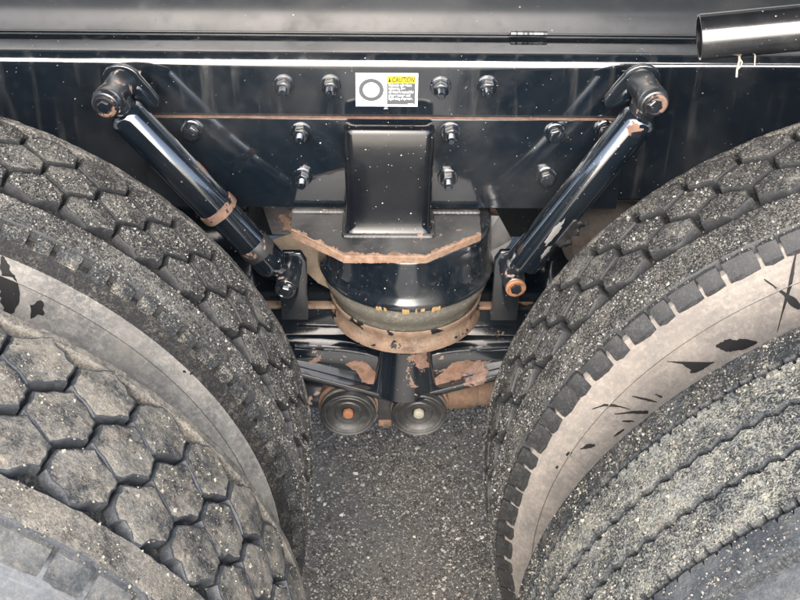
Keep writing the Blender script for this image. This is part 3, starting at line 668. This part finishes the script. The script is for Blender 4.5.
def tyre(side, inner, label, cm_, bm_, lm_, rm_, cl_, np_, rows, t_s, gap, wob, gritcol, ngrit, skew, style='hex', vspan=.060, lugn=None, dk_=None, straight=0., lugw=(.92, .78), vo=0., step=0., rm2_=None, goff=0., slug=False):
    global KY
    sg = 1 if side > 0 else -1; yc = DS if inner else -.0255; KY = 1. if inner else 1.28
    T = thing('truck_tire', (sg*AX+(.006 if sg < 0 and inner else .017 if sg < 0 else -.022 if inner else -.009), yc, 0), label, 'tire', 'dual tires of the two axles')
    bm_ = [bm_, cl_]; rm_ = [rm_, cl_]; rm2_ = [rm2_, cl_] if rm2_ else None
    carcass(T, cm_, dk_, not inner and style == 'hex'); rim(T, M['steel'])
    C = 2*math.pi*RT_; p = C/np_; f0 = random.uniform(0, 1)
    test = None
    if style == 'hex':
        dv = 2*vspan/rows; t, s = dv*t_s, dv*(1-t_s)
        for r_ in range(rows):
            vc = vo-vspan+dv*(r_+.5)
            ms = [hex_mesh(p, t, s, vc, gap, bm_, wob, skew, step if r_ == 0 else step*.3) for _ in range(6)]
            for i in range(np_): spin('tread_block', random.choice(ms), 2*math.pi*(i+.5*(r_ % 2)+f0)/np_, T)
        amp = (t-s)/2
        tri = lambda u, ph: amp*(1-4*abs(((u/p-ph-f0) % 1)-.5))           # zigzag edge following the outer row of blocks
        # outer row's side: points at block centres
        e_in_hi = lambda u: tri(u, (.5*((rows-1) % 2))); e_in_lo = lambda u: -tri(u, 0.)
        jj = lambda u: random.uniform(-.0006, .0006)
        nr = np_*8
        rib(T, [rm_[0], rm_[0]], min(vo+vspan+gap*.75, .0825), .0900, nr, (lambda u: e_in_hi(u)+jj(u)) if vo+vspan < .07 else jj, jj, 'shoulder_rib')
        if straight: e_in_lo = jj
        rib(T, rm_, -.0865, vo-vspan-gap*.75-straight-goff, nr, jj, lambda u: e_in_lo(u)+jj(u), 'shoulder_rib')
        ln = lugn or np_*2
        for s2 in (1, -1):
            wide = [lug_mesh(C/ln*q, s2, lm_, slug) for q in (lugw[0], lugw[0]-.04, lugw[0]+.03, lugw[0]-.08)]; nar = [lug_mesh(C/ln*q, s2, lm_, slug) for q in (lugw[1], lugw[1]-.08, lugw[1]+.06)]
            for i in range(ln): spin('shoulder_lug', random.choice(wide if i % 2 == 0 else nar), 2*math.pi*(i+f0+random.uniform(-.07, .07))/ln, T)
        def low(u, v):
            r_ = np.clip(np.floor((v+vspan)/dv), 0, rows-1); 
            out = np.zeros(len(u), bool); best = np.zeros(len(u), bool)
            for rr2 in range(rows):
                vc = vo-vspan+dv*(rr2+.5); uu = ((u/p-.5*(rr2 % 2)-f0+.5) % 1-.5)*p; vv = np.abs(v-vc)
                lim = t-(t-s)*np.abs(uu)/(p/2)
                best |= (np.abs(uu) < p/2-gap*.5-.0022) & (vv < lim-gap*.5-.0025)
            return ~(best | (v > vo+vspan+gap*2+amp) | (v < vo-vspan-gap-straight-amp*(straight == 0)))
        test = low
    else:
        zig = lambda per, am, ph: (lambda u: am*(4*abs(((u/per+ph) % 1)-.5)-1)+random.uniform(-.0004, .0004))
        comb = lambda per, d_, ph: (lambda u: d_*(1. if ((u/per+ph) % 1) < .16 else 0.)+random.uniform(-.0003, .0003))
        j0 = lambda u: random.uniform(-.0004, .0004)
        nr = 1740; pz = C/138; pc = C/217.5
        z1 = zig(pz, .0022, 0); z2 = zig(pz, .0022, .37); 
        rib(T, rm_, .0624, .0915, nr, comb(pc, .0036, .1), j0, 'tread_rib', chamfer=.0014)
        rib(T, bm_, .0212, .0603, nr, z1, lambda u: -comb(pc, .0040, .4)(u))
        rib(T, bm_, -.0182, .0182, nr, z2, z1)
        rib(T, bm_, -.0603, -.0212, nr, comb(pc, .0040, .2), z2)
        rib(T, rm2_ or rm_, -.0915, -.0622, nr, j0, lambda u: -comb(pc, .0040, .6)(u))
        test = lambda u, v: (np.abs(np.abs(v)-.0613) < .003) | (np.abs(np.abs(v)-.0195) < .0035)
    # loose grit stuck to the part of the tread one can see
    k = ngrit; lo, hi = (-.45, 2.0) if sg < 0 else (-2.0, .45)
    th_ = rng.uniform(lo, hi, k); v = rng.uniform(-.090, .090, k); u = (th_*RT_) % C
    cl = np.sin(th_*31+v*70)+np.sin(th_*53-v*110)+np.sin(v*160+th_*11); keep = cl+rng.normal(0, 1.3, k) > -.2
    th_, v, u = th_[keep], v[keep], u[keep]; k = len(v)
    rr2 = np.clip(rng.lognormal(-6.95, .42, k), .0004, .0028)
    lowm = test(u, v); keep = ~lowm | (rng.random(k) < .10); th_, v, u, rr2, lowm = th_[keep], v[keep], u[keep], rr2[keep], lowm[keep]; k = len(v); rad = RT_-.55*v*v-np.where(lowm, DEP, .0004)+rr2*.2; edge = np.abs(v) > .088; rad = np.where(edge, rad-.0015, rad)
    P = np.stack([rad*np.sin(th_), v*KY, rad*np.cos(th_)], 1)
    o = pebbles('grit', P, rr2, STONE, T, .9, stone_cols(k, *gritcol)); o.location = (0, 0, RT_)
    return T
GREY = ([(.07, .068, .062), (.14, .136, .123), (.27, .26, .235), (.018, .018, .018)], [.30, .34, .18, .18])
TAN = ([(.10, .092, .075), (.20, .185, .15), (.31, .29, .225), (.025, .025, .025)], [.30, .36, .18, .16])
m_side_l = rubber('pale_grey_sidewall', (.09, .088, .082), (.245, .228, .197), .8, .1, (.285, .262, .222), side=True, rough=.8)
m_side_r = rubber('tan_grey_sidewall', (.12, .11, .10), (.222, .195, .163), .85, .08, (.258, .226, .188), side=True, rough=.85)
m_side_o = rubber('blue_grey_sidewall', (.05, .055, .06), (.115, .122, .128), .7, .1, (.15, .148, .138), side=True, rough=.75)
m_blk_a = rubber('gritty_tread', (.015, .015, .015), (.20, .193, .172), .66, .8, (.26, .24, .20))
m_blk_b = rubber('worn_dusty_tread', (.020, .023, .026), (.30, .275, .225), .86, .4, (.38, .325, .245), rough=.42, grain=.35)
m_blk_c = rubber('dark_gritty_tread', (.011, .011, .012), (.18, .172, .152), .56, 1., (.24, .222, .185), bumpd=.002)
m_blk_d = rubber('muddy_rib_tread', (.016, .020, .023), (.27, .265, .23), .80, .8, (.38, .36, .275), bumpd=.0022)
m_rib_a = rubber('dusty_shoulder', (.018, .018, .018), (.21, .20, .178), .74, .7, (.26, .24, .20))
m_rib_b = rubber('tan_shoulder', (.03, .03, .029), (.24, .218, .18), 1.0, .5, (.29, .255, .195), grain=.5)
m_rib_c = rubber('gritty_shoulder', (.012, .012, .012), (.18, .17, .148), .64, 1., (.24, .22, .18))
m_rib_d = rubber('dark_smooth_shoulder', (.012, .014, .015), (.10, .102, .098), .5, .8)
m_rib_e = rubber('blue_grey_shoulder', (.03, .035, .04), (.12, .125, .125), .75, .2, (.15, .148, .138), grain=.2)
m_rib_f = rubber('pale_shoulder_edge', (.03, .034, .037), (.145, .146, .14), .85, .2, (.20, .185, .155), grain=.2)
m_lug_d = rubber('dark_lug_rubber', (.008, .008, .008), (.10, .095, .085), .22, .2, rough=.55)
m_cl_a = rubber('clean_groove_rubber', (.020, .021, .022), (.08, .078, .072), .22, .15, (.10, .095, .085), bumpd=.0006, rough=.5)
m_cl_b = rubber('rubbed_blue_grey_rubber', (.034, .038, .042), (.11, .11, .105), .25, .1, (.15, .14, .12), bumpd=.0006, rough=.42)
m_cl_c = rubber('bare_block_wall_rubber', (.026, .027, .028), (.08, .078, .072), .18, .1, (.10, .095, .085), bumpd=.0005, rough=.48)
m_cl_d = rubber('gritty_groove_rubber', (.020, .023, .026), (.14, .137, .122), .45, .5, (.2, .19, .15), bumpd=.001, rough=.55, grain=.7)
m_lug_c = rubber('bare_lug_rubber', (.017, .0175, .018), (.10, .095, .085), .2, .1, (.12, .11, .10), bumpd=.0008, rough=.5)
t1 = tyre(-1, True, 'inner tire with pale grey sidewall and small hexagonal tread blocks', m_side_l, m_blk_a, m_rib_d, m_rib_a, m_cl_a, 52, 3, .73, .0040, .0011, GREY, 46000, .04, vspan=.0570, vo=.0185, dk_=m_lug_d, straight=.010, lugn=104, lugw=(.86, .62), step=.0020, slug=True)
t2 = tyre(-1, False, 'outer tire with large worn dusty hexagonal tread blocks and black edge grooves', m_side_o, m_blk_b, m_rib_f, m_rib_b, m_cl_b, 49, 3, .73, .0036, .0016, TAN, 15000, .14, vspan=.0620, vo=.0135, dk_=m_rib_b, lugn=80, step=.0028, straight=.004, lugw=(.97, .95))
t3 = tyre(1, True, 'inner tire with tan sidewall splashed with black mud and deep hexagonal tread', m_side_r, m_blk_c, m_lug_c, m_rib_c, m_cl_c, 50, 3, .72, .0066, .0013, GREY, 48000, -.05, vspan=.0560, vo=.0265, dk_=m_side_r, straight=.004, lugn=100, lugw=(1.04, .72), step=.0014)
t4 = tyre(1, False, 'outer tire with continuous muddy ribs and thin zigzag grooves', m_side_o, m_blk_d, m_rib_e, m_rib_d, m_cl_d, 50, 4, .6, .005, .001, TAN, 46000, 0., 'rib', dk_=m_rib_e, rm2_=m_rib_e)

# mould lines, and black mud splashes lying on the tan sidewall
SW = [(-.1335, .421), (-.1300, .440), (-.1235, .460), (-.1190, .4705), (-.1190, .4735), (-.1085, .488), (-.1000, .4975)]
SW = [(-.1345, .375), (-.1350, .395)]+SW
def sw_v(r): return float(np.interp(r, [b for a, b in SW], [a for a, b in SW]))
def sw_patch(parent, name, outline, mat, lift=.0007):
    """outline: list of (theta, r) laid on the near sidewall"""
    bm = bmesh.new(); vs = [bm.verts.new((r*math.sin(a), sw_v(r)-lift, r*math.cos(a))) for a, r in outline]
    f = bm.faces.new(vs); bmesh.ops.triangulate(bm, faces=[f])
    e = bmesh.ops.extrude_face_region(bm, geom=bm.faces[:]); 
    for q in e['geom']:
        if isinstance(q, bmesh.types.BMVert): q.co.y += lift+.0006
    bmesh.ops.recalc_face_normals(bm, faces=bm.faces[:])
    g = G().bm(bm); me = g.mesh(name, mat, (0, 0, 0), 30, False); o = bpy.data.objects.new(name, me); COL.objects.link(o); o.parent = parent; o.location = (0, 0, RT_); return o
def px_sw(T, px, py):
    """pixel -> (theta, r) on the near sidewall of tyre T"""
    d = FW*F_PX+RT*(px-400)+UP*(300-py); v = -.125
    for _ in range(12):
        Y = T.location.y+v; p = CAM+d*(Y-CAM[1])/d[1]; x, z = p[0]-T.location.x, p[2]-RT_; r = math.hypot(x, z); v = .5*v+.5*sw_v(min(max(r, .375), .4975))
    return math.atan2(x, z), min(max(r, .376), .497)
def splash(T, pts, w):
    """tapering, wobbly streak through pixels"""
    P = np.array(pts, float); seg = []
    for i in range(len(P)-1):
        for q in range(8): seg.append(P[i]+(P[i+1]-P[i])*q/8+rng.uniform(-.2, .2, 2))
    seg.append(P[-1]); seg = np.array(seg); k = len(seg)
    ws = np.interp(np.linspace(0, 1, k), np.linspace(0, 1, len(w)), w)*np.convolve(rng.uniform(.3, 1.7, k+6), np.ones(3)/3, 'same')[3:3+k]*.40*(np.sin(np.pi*(np.arange(k)+.5)/k)**.45)
    dr = np.gradient(seg, axis=0); dr /= np.linalg.norm(dr, axis=1)[:, None]+1e-9; nn = np.stack([-dr[:, 1], dr[:, 0]], 1)
    out = [*(seg+nn*ws[:, None]), *(seg-nn*ws[:, None])[::-1]]
    sw_patch(T, 'mud_splash', [px_sw(T, *q) for q in out], M['mudblack'])
for pts, wd in (([(716, 346), (735, 345), (757, 342)], (10, 15, 5)), ([(667, 361), (682, 363), (692, 369), (700, 366), (714, 362)], (1.5, 2, 3, 9, 3)),
                ([(690, 372), (704, 368)], (3, 5)), ([(796, 252), (790, 285), (783, 310), (777, 332)], (3, 4.5, 2, 1)), ([(764, 279), (782, 292), (800, 308)], (2, 2.5, 13)),
                ([(632, 396), (645, 399), (657, 402)], (1, 2.4, 1.5)), ([(592, 409), (604, 405), (615, 405), (630, 409)], (1, 2, 2, 1)), ([(614, 414), (632, 412), (648, 412)], (1, 2, 7)),
                ([(655, 394), (662, 397)], (1.5, 3)), ([(580, 449), (588, 446), (595, 445)], (2, 5, 4)), ([(566, 455), (572, 452)], (3, 3)), ([(622, 421), (634, 421)], (1, 2.5)), ([(614, 436), (624, 429)], (2, 3)), ([(556, 468), (558, 466)], (2, 2))):
    splash(t3, pts, wd)
for pts, wd in (([(2, 256), (6, 272), (10, 292), (10, 308), (4, 318)], (9, 14, 22, 24, 12)), ([(42, 301), (37, 309), (31, 318)], (7, 17, 6)), ([(22, 258), (26, 264)], (2, 2.5)), ([(183, 371), (186, 372)], (2, 2.5)), ([(190, 374), (193, 372)], (2, 2))):
    splash(t1, pts, wd)
def mould(T, a, b):
    A = px_sw(T, *a); B = px_sw(T, *b); w_ = .0016
    for s2, q in ((1, 0),):
        sw_patch(T, 'mould_line', [(A[0]-w_, A[1]), (A[0]+w_, A[1]), (B[0]+w_, B[1]), (B[0]-w_, B[1])], next(c for c in T.children if c.name.startswith('carcass')).data.materials[0], .0010)
mould(t1, (154, 353), (134, 376)); mould(t3, (697, 329), (722, 361)); mould(t3, (568, 455), (586, 466))

# ------------------------------------------------------------------ one truck: every assembly above becomes one of its parts
truck = thing('truck', (0, .7, 0), 'heavy black truck seen close at its tandem dual tires, chassis rail and rusty suspension', 'truck')
bpy.context.view_layer.update()
MAIN = {'truck_tire': ('tire', 'carcass'), 'shock_absorber': ('shock_absorber', 'dust_tube'), 'rubber_spring': ('rubber_spring', 'spring_cup'), 'spring_hanger': ('spring_hanger', 'column'), 'walking_beam': ('walking_beam', 'beam_body'),
        'torque_rod': ('torque_rod', 'eye_housing'), 'hanger_strap': ('hanger_strap', 'strap'), 'steel_pipe': ('steel_pipe', 'tube'), 'cross_member': ('cross_member', 'beam_web'), 'brake_chamber': ('brake_chamber', 'canister'), 'axle_housing': ('axle_housing', 'tube'), 'truck_frame': ('chassis_rail', 'rail')}
for T in [o for o in COL.objects if o.type == 'EMPTY' and o.name.split('.')[0] in MAIN]:
    base = T.name.split('.')[0]; nm, key = MAIN[base]; tl = T.location.copy(); kids = list(T.children)
    main = next(c for c in kids if c.name.split('.')[0] == key)
    o0 = tl+main.location
    main.parent = truck; main.location = o0-truck.location
    if base == 'truck_frame':                               # bolts, plates and the sticker hang on the truck themselves and keep their own pieces
        for c in kids:
            if c is not main: c.parent = truck; c.location = tl+c.location-truck.location
    else:
        for c in kids:
            if c is main: continue
            for d in list(c.children): d.parent = main; d.location = tl+c.location+d.location-o0
            c.parent = main; c.location = tl+c.location-o0
    lab = T['label']; bpy.data.objects.remove(T); main.name = nm
    if base != 'truck_frame': main['label'] = lab
